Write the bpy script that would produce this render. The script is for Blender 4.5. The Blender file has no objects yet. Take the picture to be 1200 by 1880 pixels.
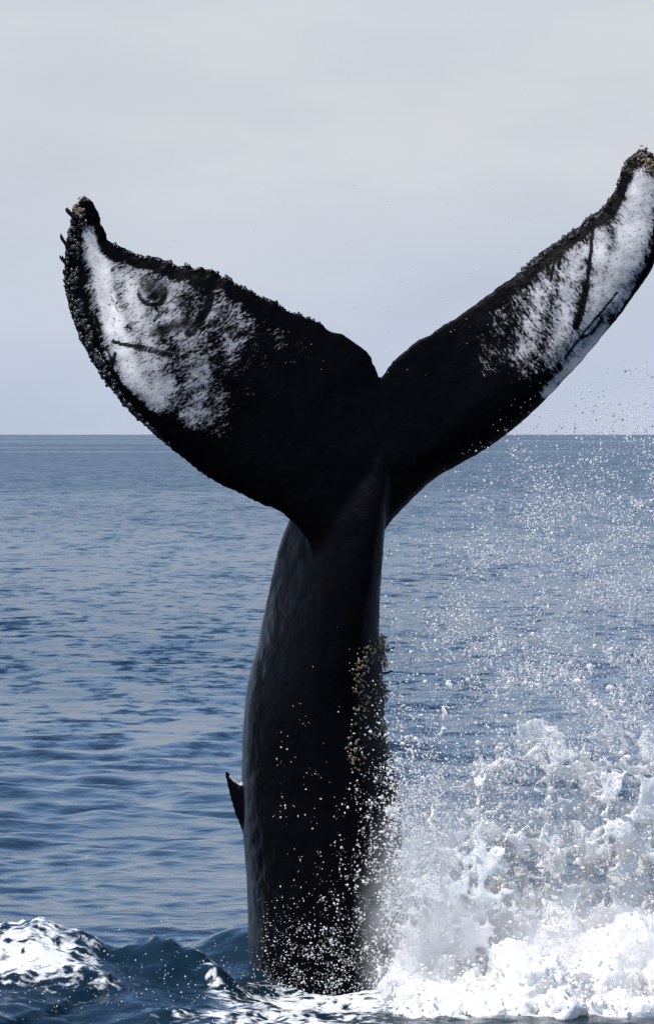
import bpy, bmesh, math, random
import numpy as np
from mathutils import Vector, Matrix
from mathutils.bvhtree import BVHTree

R = math.radians
scene = bpy.context.scene
COL = scene.collection
rng = np.random.default_rng(7)
random.seed(7)

# ------------------------------------------------------------------ camera
CAM_H, CAM_D, PPM = 4.0, 30.0, 250.0      # eye height, distance to the whale, photo px per metre there
cd = bpy.data.cameras.new('camera')
cam = bpy.data.objects.new('camera', cd); COL.objects.link(cam)
cam.location = (0, -CAM_D, CAM_H)
cam.rotation_euler = (R(90), 0, 0)
cd.sensor_fit = 'VERTICAL'; cd.sensor_height = 36.0
cd.lens = 36.0 * CAM_D / (1880 / PPM)
cd.shift_y = -143 / 1880
cd.clip_start = 0.5; cd.clip_end = 60000
scene.camera = cam

def pt(px, py, y=0.0):
    """world point whose photograph position is (px,py) when it stands at depth y"""
    k = (CAM_D + y) / CAM_D / PPM
    return ((px - 600) * k, y, CAM_H + (797 - py) * k)

def pix(co):
    k = (CAM_D + co[:, 1]) / CAM_D / PPM
    return 600 + co[:, 0] / k, 797 - (co[:, 2] - CAM_H) / k

# ------------------------------------------------------------------ light
SUN = Vector((-0.44, -0.25, 0.86)).normalized()      # towards the sun
sun_el = math.asin(SUN.z); sun_az = math.atan2(SUN.x, SUN.y)
world = bpy.data.worlds.new('World'); scene.world = world
world.use_nodes = True
nt = world.node_tree; nt.nodes.clear()
W = nt.nodes.new
wo = W('ShaderNodeOutputWorld'); bg = W('ShaderNodeBackground'); bg.inputs['Strength'].default_value = 0.13
sky = W('ShaderNodeTexSky'); sky.sky_type = 'NISHITA'; sky.sun_disc = False
sky.sun_elevation = sun_el; sky.sun_rotation = sun_az
sky.air_density = 1.2; sky.dust_density = 0.1; sky.ozone_density = 3.0
tc = W('ShaderNodeTexCoord'); sep = W('ShaderNodeSeparateXYZ')
nt.links.new(tc.outputs['Generated'], sep.inputs[0])
# thin high cloud veil: thick along the long path near the horizon, thinner overhead
veil = W('ShaderNodeMapRange'); veil.inputs['From Min'].default_value = 0.095; veil.inputs['From Max'].default_value = 0.185
veil.inputs['To Min'].default_value = 0.93; veil.inputs['To Max'].default_value = 0.06; veil.interpolation_type = 'SMOOTHERSTEP'
nt.links.new(sep.outputs['Z'], veil.inputs['Value'])
mp = W('ShaderNodeMapping'); mp.inputs['Scale'].default_value = (1.0, 1.0, 3.2); mp.inputs['Location'].default_value = (0.7, 2.3, 0.45)
nt.links.new(tc.outputs['Generated'], mp.inputs[0])
cn = W('ShaderNodeTexNoise'); cn.inputs['Scale'].default_value = 10.0; cn.inputs['Detail'].default_value = 5.0; cn.inputs['Roughness'].default_value = 0.5
nt.links.new(mp.outputs[0], cn.inputs['Vector'])
cr = W('ShaderNodeMapRange'); cr.inputs['From Min'].default_value = 0.3; cr.inputs['From Max'].default_value = 0.7
cr.inputs['To Min'].default_value = 0.0; cr.inputs['To Max'].default_value = 1.0
nt.links.new(cn.outputs['Fac'], cr.inputs['Value'])
# haze is bluish low down and turns to pale warm grey cloud a few degrees up
hz = W('ShaderNodeMapRange'); hz.inputs['From Min'].default_value = 0.0; hz.inputs['From Max'].default_value = 0.085; hz.interpolation_type = 'SMOOTHSTEP'
nt.links.new(sep.outputs['Z'], hz.inputs['Value'])
hm = W('ShaderNodeMix'); hm.data_type = 'RGBA'
hm.inputs[6].default_value = (3.1, 3.5, 4.5, 1); hm.inputs[7].default_value = (4.1, 4.15, 4.35, 1)
nt.links.new(hz.outputs[0], hm.inputs[0])
cm = W('ShaderNodeMix'); cm.data_type = 'RGBA'; cm.blend_type = 'MULTIPLY'; cm.inputs[0].default_value = 1.0
cm2 = W('ShaderNodeMix'); cm2.data_type = 'RGBA'
cm2.inputs[6].default_value = (0.87, 0.895, 0.94, 1); cm2.inputs[7].default_value = (1.07, 1.06, 1.04, 1)
nt.links.new(cr.outputs[0], cm2.inputs[0]); nt.links.new(hm.outputs[2], cm.inputs[6]); nt.links.new(cm2.outputs[2], cm.inputs[7])
mx = W('ShaderNodeMix'); mx.data_type = 'RGBA'
nt.links.new(veil.outputs[0], mx.inputs[0]); sg = W('ShaderNodeMix'); sg.data_type = 'RGBA'; sg.blend_type = 'MULTIPLY'; sg.inputs[0].default_value = 1.0; sg.inputs[7].default_value = (0.85, 0.965, 1.15, 1); nt.links.new(sky.outputs[0], sg.inputs[6]); nt.links.new(sg.outputs[2], mx.inputs[6]); nt.links.new(cm.outputs[2], mx.inputs[7])
nt.links.new(mx.outputs[2], bg.inputs['Color']); nt.links.new(bg.outputs[0], wo.inputs[0])

sd = bpy.data.lights.new('sun', 'SUN'); sd.energy = 4.8; sd.angle = R(0.53); sd.color = (1.0, 0.955, 0.88)
so = bpy.data.objects.new('sun', sd); COL.objects.link(so)
so.rotation_euler = (-SUN).to_track_quat('-Z', 'Y').to_euler(); so.location = (-20, -10, 40)

scene.view_settings.view_transform = 'Standard'; scene.view_settings.look = 'None'
scene.view_settings.exposure = 0.30; scene.view_settings.gamma = 1.0; scene.view_settings.use_curve_mapping = False
scene.render.engine = 'CYCLES'
scene.cycles.max_bounces = 8; scene.cycles.diffuse_bounces = 4; scene.cycles.glossy_bounces = 3
scene.cycles.transmission_bounces = 4; scene.cycles.caustics_reflective = False; scene.cycles.caustics_refractive = False

# ------------------------------------------------------------------ helpers
def sstep(a, b, x):
    t = np.clip((x - a) / (b - a), 0, 1); return t * t * (3 - 2 * t)

def _hash(ix, iy, iz):
    h = (ix.astype(np.int64) * 374761393 + iy.astype(np.int64) * 668265263 + iz.astype(np.int64) * 2147483647) & 0xffffffff
    h = ((h ^ (h >> 13)) * 1274126177) & 0xffffffff
    h = ((h ^ (h >> 16)) * 2246822519) & 0xffffffff
    return (h ^ (h >> 15)) & 0xffffffff

_G = rng.normal(size=(256, 3)); _G /= np.linalg.norm(_G, axis=1)[:, None]
def noise3(x, y, z):
    """gradient noise, about -1..1"""
    x, y, z = np.broadcast_arrays(np.asarray(x, float), np.asarray(y, float), np.asarray(z, float))
    xi, yi, zi = np.floor(x), np.floor(y), np.floor(z)
    fx, fy, fz = x - xi, y - yi, z - zi
    u, v, w = [f * f * f * (f * (f * 6 - 15) + 10) for f in (fx, fy, fz)]
    out = 0
    for dx in (0, 1):
        for dy in (0, 1):
            for dz in (0, 1):
                g = _G[_hash(xi + dx, yi + dy, zi + dz) % 256]
                dot = g[..., 0] * (fx - dx) + g[..., 1] * (fy - dy) + g[..., 2] * (fz - dz)
                out = out + dot * (u if dx else 1 - u) * (v if dy else 1 - v) * (w if dz else 1 - w)
    return out * 1.5

def fbm(x, y, z, o=4, gain=0.5):
    a, s, f = 1.0, 0.0, 1.0
    for i in range(o):
        s = s + a * noise3(np.asarray(x) * f + 17.3 * i, np.asarray(y) * f - 9.1 * i, np.asarray(z) * f + 3.7 * i); a *= gain; f *= 2.03
    return s

def mesh_np(name, v, f4=None, f3=None, smooth=True):
    """mesh from numpy vertices, quads and triangles"""
    me = bpy.data.meshes.new(name)
    v = np.ascontiguousarray(v, dtype=np.float32)
    idx, tot = [], []
    if f4 is not None and len(f4): idx.append(np.asarray(f4).ravel()); tot.append(np.full(len(f4), 4))
    if f3 is not None and len(f3): idx.append(np.asarray(f3).ravel()); tot.append(np.full(len(f3), 3))
    idx = np.concatenate(idx).astype(np.int32); tot = np.concatenate(tot).astype(np.int32)
    start = np.concatenate([[0], np.cumsum(tot)[:-1]]).astype(np.int32)
    me.vertices.add(len(v)); me.vertices.foreach_set('co', v.ravel())
    me.loops.add(len(idx)); me.loops.foreach_set('vertex_index', idx)
    me.polygons.add(len(tot)); me.polygons.foreach_set('loop_start', start); me.polygons.foreach_set('loop_total', tot)
    me.polygons.foreach_set('use_smooth', np.full(len(tot), smooth))
    me.update(calc_edges=True); me.validate()
    return me

def link(name, me, mat=None, parent=None, label=None, cat=None, kind=None, group=None):
    o = bpy.data.objects.new(name, me); COL.objects.link(o)
    if mat is not None: me.materials.append(mat)
    if parent is not None: o.parent = parent
    if label: o['label'] = label
    if cat: o['category'] = cat
    if kind: o['kind'] = kind
    if group: o['group'] = group
    return o

def remesh(me, voxel):
    o = bpy.data.objects.new('tmp', me); COL.objects.link(o)
    m = o.modifiers.new('r', 'REMESH'); m.mode = 'VOXEL'; m.voxel_size = voxel; m.use_smooth_shade = True
    dg = bpy.context.evaluated_depsgraph_get()
    new = bpy.data.meshes.new_from_object(o.evaluated_get(dg))
    bpy.data.objects.remove(o); bpy.data.meshes.remove(me)
    return new

def get_co(me):
    a = np.empty(len(me.vertices) * 3, np.float32); me.vertices.foreach_get('co', a); return a.reshape(-1, 3).astype(float)
def set_co(me, v):
    me.vertices.foreach_set('co', v.astype(np.float32).ravel()); me.update()
def get_no(me):
    a = np.empty(len(me.vertices) * 3, np.float32); me.vertex_normals.foreach_get('vector', a); return a.reshape(-1, 3).astype(float)
def get_edges(me):
    a = np.empty(len(me.edges) * 2, np.int32); me.edges.foreach_get('vertices', a); return a.reshape(-1, 2)
def lap_smooth(me, w, it):
    v = get_co(me); e = get_edges(me); n = len(v)
    deg = np.bincount(e.ravel(), minlength=n)[:, None].clip(1)
    for _ in range(it):
        s = np.stack([np.bincount(e[:, 0], v[e[:, 1], k], n) + np.bincount(e[:, 1], v[e[:, 0], k], n) for k in range(3)], 1)
        v = v + (s / deg - v) * w[:, None]
    set_co(me, v)
def attr(me, name, a):
    at = me.attributes.new(name, 'FLOAT', 'POINT'); at.data.foreach_set('value', np.asarray(a, np.float32))
def attr3(me, name, a):
    at = me.attributes.new(name, 'FLOAT_VECTOR', 'POINT'); at.data.foreach_set('vector', np.asarray(a, np.float32).ravel())

def polyline(pts, step):
    p = np.asarray(pts, float); out = []
    for a, b in zip(p[:-1], p[1:]):
        n = max(1, int(np.hypot(*(b - a)[:2]) / step))
        out += [a + (b - a) * i / n for i in range(n)]
    out.append(p[-1]); return np.array(out)

def seg_dist(P, L, maxd=None):
    """distance of points P (n,2) to polyline L and the nearest point"""
    best = np.full(len(P), 1e9); near = np.zeros_like(P)
    if maxd is not None:
        lo_, hi_ = L.min(0) - maxd, L.max(0) + maxd
        m = ((P > lo_) & (P < hi_)).all(1)
        best[m], near[m] = seg_dist(P[m], L); return best, near
    for a, b in zip(L[:-1], L[1:]):
        ab = b - a; t = np.clip(((P - a) @ ab) / max(ab @ ab, 1e-9), 0, 1)
        q = a + t[:, None] * ab; d = np.hypot(P[:, 0] - q[:, 0], P[:, 1] - q[:, 1])
        m = d < best; best[m] = d[m]; near[m] = q[m]
    return best, near

def inside(P, poly):
    r = np.zeros(len(P), bool); x, y = P[:, 0], P[:, 1]
    for (x0, y0), (x1, y1) in zip(poly, np.roll(poly, -1, 0)):
        if y0 == y1: continue
        c = ((y0 > y) != (y1 > y)) & (x < (x1 - x0) * (y - y0) / (y1 - y0) + x0)
        r ^= c
    return r

# node helper
class NT:
    def __init__(s, name):
        s.m = bpy.data.materials.new(name); s.m.use_nodes = True; s.t = s.m.node_tree; s.t.nodes.clear()
        s.out = s.n('ShaderNodeOutputMaterial')
    def n(s, kind, inp=None, **kw):
        o = s.t.nodes.new(kind)
        for k, v in kw.items(): setattr(o, k, v)
        for k, v in (inp or {}).items():
            if isinstance(v, bpy.types.NodeSocket): s.t.links.new(v, o.inputs[k])
            else: o.inputs[k].default_value = v
        return o
    def math(s, op, a, b=None, clamp=False):
        o = s.n('ShaderNodeMath', operation=op, use_clamp=clamp)
        for i, v in enumerate((a, b)):
            if v is None: continue
            if isinstance(v, bpy.types.NodeSocket): s.t.links.new(v, o.inputs[i])
            else: o.inputs[i].default_value = v
        return o.outputs[0]
    def mix(s, f, a, b):
        o = s.n('ShaderNodeMix', data_type='RGBA')
        for i, v in ((0, f), (6, a), (7, b)):
            if isinstance(v, bpy.types.NodeSocket): s.t.links.new(v, o.inputs[i])
            else: o.inputs[i].default_value = v
        return o.outputs[2]
    def rng(s, v, a, b, c=0.0, d=1.0, smooth=True):
        o = s.n('ShaderNodeMapRange', {'Value': v, 'From Min': a, 'From Max': b, 'To Min': c, 'To Max': d})
        if smooth: o.interpolation_type = 'SMOOTHSTEP'
        return o.outputs[0]
    def noise(s, vec, scale, detail=3, rough=0.5, **kw):
        return s.n('ShaderNodeTexNoise', {'Vector': vec, 'Scale': scale, 'Detail': detail, 'Roughness': rough}, **kw).outputs['Fac']
    def attr(s, name):
        return s.n('ShaderNodeAttribute', attribute_name=name)
    def bsdf(s, **k):
        return s.n('ShaderNodeBsdfPrincipled', k)
    def surf(s, sock):
        s.t.links.new(sock, s.out.inputs['Surface'])

# ------------------------------------------------------------------ materials
def sea_material():
    m = NT('sea_water')
    co = m.n('ShaderNodeTexCoord').outputs['Object']
    near = m.attr('coarse').outputs['Fac']              # 0 where the mesh carries the waves, 1 far out
    stretch = m.n('ShaderNodeMapping', {'Vector': co, 'Scale': (0.75, 1.0, 1.0)}).outputs[0]
    fine = m.noise(stretch, 3.6, 3, 0.5)
    # slicks and gust patches: long calm and ruffled streets on the open sea
    pv = m.n('ShaderNodeMapping', {'Vector': co, 'Scale': (0.0012, 0.0024, 1.0)}).outputs[0]
    patch = m.rng(m.noise(pv, 1.0, 2.0, 0.5), 0.36, 0.50)
    rough = m.math('ADD', m.math('MULTIPLY', patch, 0.50), 0.54)
    # open sea: facet slopes of the waves the mesh is too coarse to carry
    def slope(scale, sx, sy, amt, seed, det=3.0):
        mpv = m.n('ShaderNodeMapping', {'Vector': co, 'Scale': (sx, sy, 1.0), 'Location': (seed, seed * 1.7, seed)}).outputs[0]
        c_ = m.n('ShaderNodeTexNoise', {'Vector': mpv, 'Scale': scale, 'Detail': det, 'Roughness': 0.6}).outputs['Color']
        d_ = m.n('ShaderNodeVectorMath', {0: c_, 1: (0.5, 0.5, 0.5)}, operation='SUBTRACT').outputs[0]
        return m.n('ShaderNodeVectorMath', {0: d_, 1: (amt * 0.7, amt, 0.0)}, operation='MULTIPLY').outputs[0]
    def vadd(a_, b_): return m.n('ShaderNodeVectorMath', {0: a_, 1: b_}, operation='ADD').outputs[0]
    def vscale(a_, f_): return m.n('ShaderNodeVectorMath', {0: a_, 'Scale': f_}, operation='SCALE').outputs[0]
    sl = vadd(vadd(slope(1.0, 0.50, 0.16, 1.05, 1.3), slope(1.6, 1.0, 0.55, 1.8, 4.1)), slope(4.0, 1.0, 1.0, 1.4, 7.7, 2.0))
    # wave fronts are steep, backs are long and gentle
    sx_ = m.n('ShaderNodeSeparateXYZ', {0: sl})
    sy_ = m.math('SUBTRACT', m.math('MULTIPLY', sx_.outputs[1], 0.56), m.math('MULTIPLY', m.math('ABSOLUTE', sx_.outputs[1]), 0.44))
    sl = m.n('ShaderNodeCombineXYZ', {0: sx_.outputs[0], 1: sy_}).outputs[0]
    sl = vscale(vscale(sl, near), rough)
    geo = m.n('ShaderNodeNewGeometry').outputs['Normal']
    nrm = m.n('ShaderNodeVectorMath', {0: vadd(geo, sl)}, operation='NORMALIZE').outputs[0]
    h = m.math('ADD', m.math('MULTIPLY', fine, 0.055), m.math('MULTIPLY', m.noise(stretch, 11.0, 4, 0.6), 0.020))
    h = m.math('MULTIPLY', h, m.math('SUBTRACT', 1.0, near))
    bump = m.n('ShaderNodeBump', {'Height': h, 'Strength': 1.0, 'Distance': 0.42, 'Normal': nrm}).outputs[0]
    water = m.bsdf(**{'Base Color': (0.004, 0.014, 0.024, 1), 'Roughness': m.rng(m.math('MULTIPLY', near, rough), 0.0, 1.0, 0.06, 0.27, False), 'IOR': 1.333, 'Normal': bump})
    # foam lying on the water
    fo = m.attr('foam').outputs['Fac']
    wv = m.n('ShaderNodeVectorMath', {0: co, 1: m.n('ShaderNodeVectorMath', {0: m.n('ShaderNodeTexNoise', {'Vector': co, 'Scale': 4.0, 'Detail': 3.0}).outputs['Color'], 'Scale': 0.22}, operation='SCALE').outputs[0]}, operation='ADD').outputs[0]
    vor = m.n('ShaderNodeTexVoronoi', {'Vector': wv, 'Scale': 7.5}, feature='DISTANCE_TO_EDGE').outputs['Distance']
    lace = m.rng(vor, 0.0, 0.38, 1.0, 0.0)
    n2 = m.noise(m.n('ShaderNodeMapping', {'Vector': wv, 'Rotation': (0, 0, R(-25)), 'Scale': (0.6, 1.5, 1.0)}).outputs[0], 9.5, 7, 0.68)
    f = m.math('ADD', fo, m.math('MULTIPLY', m.math('SUBTRACT', m.math('ADD', m.math('MULTIPLY', lace, 0.22), m.math('MULTIPLY', n2, 1.25)), 0.72), 1.7))
    f = m.math('MULTIPLY', m.rng(f, 0.36, 0.82), m.rng(fo, 0.02, 0.2))
    fb = m.n('ShaderNodeBump', {'Height': n2, 'Strength': 0.8, 'Distance': 0.08}).outputs[0]
    foam = m.bsdf(**{'Base Color': (0.86, 0.87, 0.87, 1), 'Roughness': 0.6, 'Normal': fb, 'Subsurface Weight': 0.0})
    mixs = m.n('ShaderNodeMixShader', {0: f, 1: water.outputs[0], 2: foam.outputs[0]})
    m.surf(mixs.outputs[0]); return m.m

def whale_material():
    m = NT('whale_skin')
    co = m.n('ShaderNodeTexCoord').outputs['Object']
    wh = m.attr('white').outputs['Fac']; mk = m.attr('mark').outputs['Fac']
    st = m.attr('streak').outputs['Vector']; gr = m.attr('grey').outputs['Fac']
    a = m.noise(m.n('ShaderNodeMapping', {'Vector': st, 'Scale': (7.0, 22.0, 1.0)}).outputs[0], 1.0, 5, 0.62)
    b = m.noise(m.n('ShaderNodeMapping', {'Vector': st, 'Scale': (32.0, 70.0, 1.0)}).outputs[0], 1.0, 3, 0.6)
    c = m.noise(co, 5.0, 4, 0.6)
    n = m.math('ADD', m.math('ADD', m.math('MULTIPLY', a, 1.05), m.math('MULTIPLY', b, 1.15)), m.math('MULTIPLY', c, 0.75))
    n = m.math('SUBTRACT', n, 1.29)
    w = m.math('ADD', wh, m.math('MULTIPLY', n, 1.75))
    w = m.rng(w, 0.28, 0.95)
    spots = m.rng(m.noise(co, 40.0, 4, 0.65), 0.53, 0.70)     # small dark pits in the white
    w = m.math('MULTIPLY', w, m.math('SUBTRACT', 1.0, m.math('MULTIPLY', spots, 0.75)))
    mk2 = m.rng(m.math('ADD', mk, m.math('MULTIPLY', m.math('SUBTRACT', b, 0.5), 1.5)), 0.30, 0.80)
    w = m.math('MULTIPLY', w, m.math('SUBTRACT', 1.0, m.math('MULTIPLY', mk2, 0.97)))
    pale = m.math('MULTIPLY', m.rng(wh, 0.25, 0.85), m.attr('pale').outputs['Fac'])
    tint = m.mix(m.rng(m.noise(co, 5.0, 6, 0.65), 0.3, 0.7), m.mix(pale, (0.18, 0.185, 0.205, 1), (0.42, 0.41, 0.405, 1)), m.mix(pale, (0.46, 0.455, 0.46, 1), (0.76, 0.735, 0.705, 1)))
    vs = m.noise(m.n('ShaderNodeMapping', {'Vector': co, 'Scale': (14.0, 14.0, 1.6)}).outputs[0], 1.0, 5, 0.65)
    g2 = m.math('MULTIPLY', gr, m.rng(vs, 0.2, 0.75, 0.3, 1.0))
    black = m.mix(g2, (0.0013, 0.0013, 0.0020, 1), (0.044, 0.053, 0.066, 1))  # grey end paints the flank's sheen into the skin colour
    col = m.mix(w, black, tint)
    bh = m.math('ADD', m.math('MULTIPLY', m.noise(co, 55.0, 3, 0.55), 0.4), m.math('MULTIPLY', m.noise(co, 9.0, 3, 0.5), 0.8))
    bump = m.n('ShaderNodeBump', {'Height': bh, 'Strength': 0.35, 'Distance': 0.02}).outputs[0]
    ro = m.rng(m.noise(co, 6.0, 3, 0.5), 0.3, 0.7, 0.30, 0.5)
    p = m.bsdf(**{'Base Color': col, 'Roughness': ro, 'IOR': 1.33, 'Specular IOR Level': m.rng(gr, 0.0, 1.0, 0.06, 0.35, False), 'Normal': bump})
    m.surf(p.outputs[0]); return m.m

def plain(name, c0, c1, scale, rough=0.6, spec=0.4, thresh=(0.35, 0.65)):
    m = NT(name)
    co = m.n('ShaderNodeTexCoord').outputs['Object']
    f = m.rng(m.noise(co, scale, 3, 0.6), *thresh)
    p = m.bsdf(**{'Base Color': m.mix(f, c0 + (1,), c1 + (1,)), 'Roughness': rough, 'Specular IOR Level': spec})
    m.surf(p.outputs[0]); return m.m

def foam_material(name, col, trans, gloss=0.35):
    """aerated water: scatters light through as well as back"""
    m = NT(name)
    co = m.n('ShaderNodeTexCoord').outputs['Object']
    n = m.noise(co, 26.0, 5, 0.65)
    bump = m.n('ShaderNodeBump', {'Height': n, 'Strength': 0.5, 'Distance': 0.03}).outputs[0]
    p = m.bsdf(**{'Base Color': col + (1,), 'Roughness': gloss, 'Normal': bump, 'IOR': 1.33})
    t = m.n('ShaderNodeBsdfTranslucent', {'Color': col + (1,)})
    mx = m.n('ShaderNodeMixShader', {0: trans, 1: p.outputs[0], 2: t.outputs[0]})
    m.surf(mx.outputs[0]); return m.m

M_sea = sea_material(); M_whale = whale_material()
M_foam = foam_material('churned_foam', (0.95, 0.935, 0.905), 0.25, 0.5)
M_spray = foam_material('spray_water', (0.93, 0.925, 0.915), 0.42, 0.2)
M_barn = plain('barnacle_shell', (0.004, 0.004, 0.005), (0.26, 0.25, 0.22), 30.0, 0.45, 0.5, (0.50, 0.78))
M_barn_tan = plain('barnacle_shell_tan', (0.030, 0.015, 0.008), (0.46, 0.36, 0.24), 45.0, 0.5, 0.4, (0.4, 0.68))
M_goose = plain('gooseneck_flesh', (0.006, 0.006, 0.007), (0.02, 0.016, 0.014), 20.0, 0.35)

# ------------------------------------------------------------------ sea
def axis(dense, spacing, far, grow):
    lo, hi = dense; a = list(np.arange(lo, hi + 1e-6, spacing))
    s = spacing; x = a[-1]
    while x < far: s *= grow; x += s; a.append(x)
    s = spacing; x = a[0]; pre = []
    while x > -far: s *= grow; x -= s; pre.append(x)
    return np.array(pre[::-1] + a)

def axis_y():
    a = [-3.2]; y = -3.2
    while y < 30000:
        s = 0.04 if y < 1.5 else 0.04 + 0.0065 * (y - 1.5)
        if y > 120: s = 0.81 + 0.05 * (y - 120)
        y += s; a.append(y)
    s = 0.06; y = -3.2; pre = []
    while y > -30000: s *= 1.12; y -= s; pre.append(y)
    return np.array(pre[::-1] + a)

xs = axis((-3.6, 3.4), 0.04, 9.5, 1.02)
def ext(xs, far, g):
    s = xs[-1] - xs[-2]; r = list(xs)
    while r[-1] < far: s *= g; r.append(r[-1] + s)
    s = xs[1] - xs[0]; l = []
    x = xs[0]
    while x > -far: s *= g; x -= s; l.append(x)
    return np.array(l[::-1] + r)
xs = ext(xs, 30000, 1.16)
ys = axis_y()
SX, SY = np.meshgrid(xs, ys)
dx = np.gradient(xs)[None, :].repeat(len(ys), 0); dy = np.gradient(ys)[:, None].repeat(len(xs), 1)

WAVES = []
wr = np.random.default_rng(21)
for i in range(46):
    L = 0.28 * (8.5 ** (i / 45.0)) * wr.uniform(0.85, 1.15)          # wavelength 0.55 .. 9 m
    th = R(90) + wr.normal(0, 0.72)                                   # crests lie mostly across the view
    amp = 0.0078 * L ** 0.48 * wr.uniform(0.6, 1.3)
    WAVES.append((L, th, amp, wr.uniform(0, 6.28)))
def sea_waves(x, y, sp):
    # slow warping keeps wave crests short and uneven
    wx = 0.8 * noise3(x * 0.4, y * 0.4, 1.7); wy = 0.8 * noise3(x * 0.4, y * 0.4, 8.2)
    grp = 0.65 + 0.8 * noise3(x * 0.13, y * 0.10, 4.4)
    h = np.zeros_like(x)
    for L, th, amp, ph in WAVES:
        k = 2 * math.pi / L
        fade = np.clip((L / np.maximum(sp, 1e-6) - 3.0) / 3.0, 0, 1)
        q = k * ((x + wx) * math.cos(th) + (y + wy) * math.sin(th)) + ph
        s = np.sin(q)
        h += fade * amp * (s + 0.22 * np.cos(2 * q)) * np.clip(grp, 0.25, 1.5)
    return h

RIDGE = np.array([(-4.6, 0.1, 0.05), (-3.4, -0.1, 0.10), (-2.72, -0.30, 0.28), (-2.30, -0.42, 0.47), (-2.08, -0.45, 0.52), (-1.86, -0.46, 0.42),
                  (-1.60, -0.42, 0.28), (-1.40, -0.36, 0.31), (-1.22, -0.35, 0.38), (-1.05, -0.48, 0.33), (-0.90, -0.72, 0.25),
                  (-0.72, -1.05, 0.14), (-0.45, -1.55, 0.06), (-0.1, -2.1, 0.0), (0.5, -2.8, -0.02)])
def ridge(x, y):
    P = np.stack([x, y], 1); best = np.full(len(P), 1e9); hh = np.zeros(len(P)); side = np.zeros(len(P))
    for a, b in zip(RIDGE[:-1], RIDGE[1:]):
        ab = (b - a)[:2]; t = np.clip(((P - a[:2]) @ ab) / (ab @ ab), 0, 1)
        q = a[:2] + t[:, None] * ab; d = np.hypot(P[:, 0] - q[:, 0], P[:, 1] - q[:, 1])
        m = d < best; best[m] = d[m]; hh[m] = (a[2] + t * (b[2] - a[2]))[m]
        cr_ = ab[0] * (P[:, 1] - a[1]) - ab[1] * (P[:, 0] - a[0]); side[m] = np.sign(cr_)[m]
    return best, hh, side

def sea_height(x, y, sp):
    h = sea_waves(x, y, sp)
    foam = np.zeros_like(h)
    m = (np.abs(x) < 6) & (y > -5) & (y < 5)
    X, Y = x[m], y[m]
    wx = X + 0.10 * noise3(X * 2.2, Y * 2.2, 0.3); wy = Y + 0.10 * noise3(X * 2.2, Y * 2.2, 5.3)
    d, hh, side = ridge(wx, wy)
    wid = np.where(side > 0, 0.30, 0.62 + 0.25 * np.clip(-X - 0.5, 0, 2))
    prof = np.exp(-(d / wid) ** 1.35)
    r = hh * prof
    lump = fbm(X * 2.6, Y * 2.6, 2.2, 4, 0.55)
    r += 0.036 * lump * sstep(0.02, 0.25, hh * prof) + 0.022 * fbm(X * 6.5, Y * 6.5, 7.1, 3, 0.6) * sstep(0.05, 0.3, r)
    # dark undulations in the foreground in front of the ridge
    fg = sstep(0.2, -1.2, Y) * sstep(1.0, -0.4, X)
    r += fg * (0.075 * noise3(X * 0.9 + 0.4 * Y, Y * 1.9, 3.3) + 0.045 * fbm(X * 2.2 + Y, Y * 4.0, 9.2, 4, 0.5))
    # water drawn up the whale's left side, sunk just before it
    r += (0.30 + 0.05 * lump) * np.exp(-((X + 0.45) / 0.58) ** 2 - ((Y - 1.15) / 0.50) ** 2)
    r -= 0.14 * np.exp(-((X + 0.25) / 0.60) ** 2 - ((Y + 0.8) / 0.75) ** 2)
    h[m] += r
    # foam: the breaking head of the ridge, a line along its lower end, and around the splash
    head = np.exp(-(((X + 2.16) / 0.52) ** 4)) * sstep(0.12, 0.30, r) * 0.44
    head += 0.35 * np.exp(-((X + 2.2) / 0.8) ** 4 - ((Y + 1.2) / 0.35) ** 2)
    tail = 0.55 * np.exp(-(d / 0.20) ** 2) * sstep(-1.05, -0.7, X) * sstep(0.9, 0.2, X) * (side < 0)
    front = 0.42 * np.exp(-((X + 0.35) / 0.75) ** 4 - ((Y + 2.25) / 0.45) ** 4)
    spl = 1.1 * sstep(0.25, 0.75, X) * sstep(-2.3, -1.7, Y) * sstep(2.6, 1.8, Y)
    und = 0.66 * np.exp(-((X + 0.02) / 0.58) ** 4 - ((Y + 1.0) / 0.95) ** 4)
    foam[m] = np.clip(np.maximum.reduce([head, tail, front, spl, und]), 0, 1.2)
    return h, foam

SP = np.maximum(dy, 0.55 * dx)
Hh, Fo = sea_height(SX.ravel(), SY.ravel(), SP.ravel())
ny, nx = SX.shape
sv = np.stack([SX.ravel(), SY.ravel(), Hh], 1)
I = np.arange(ny * nx).reshape(ny, nx)
f4 = np.stack([I[:-1, :-1].ravel(), I[:-1, 1:].ravel(), I[1:, 1:].ravel(), I[1:, :-1].ravel()], 1)
me = mesh_np('sea', sv, f4)
attr(me, 'foam', Fo); attr(me, 'coarse', sstep(0.07, 0.32, SP.ravel()))
link('sea', me, M_sea, label='rippled blue open sea reaching to the horizon', cat='sea', kind='structure')

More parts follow.
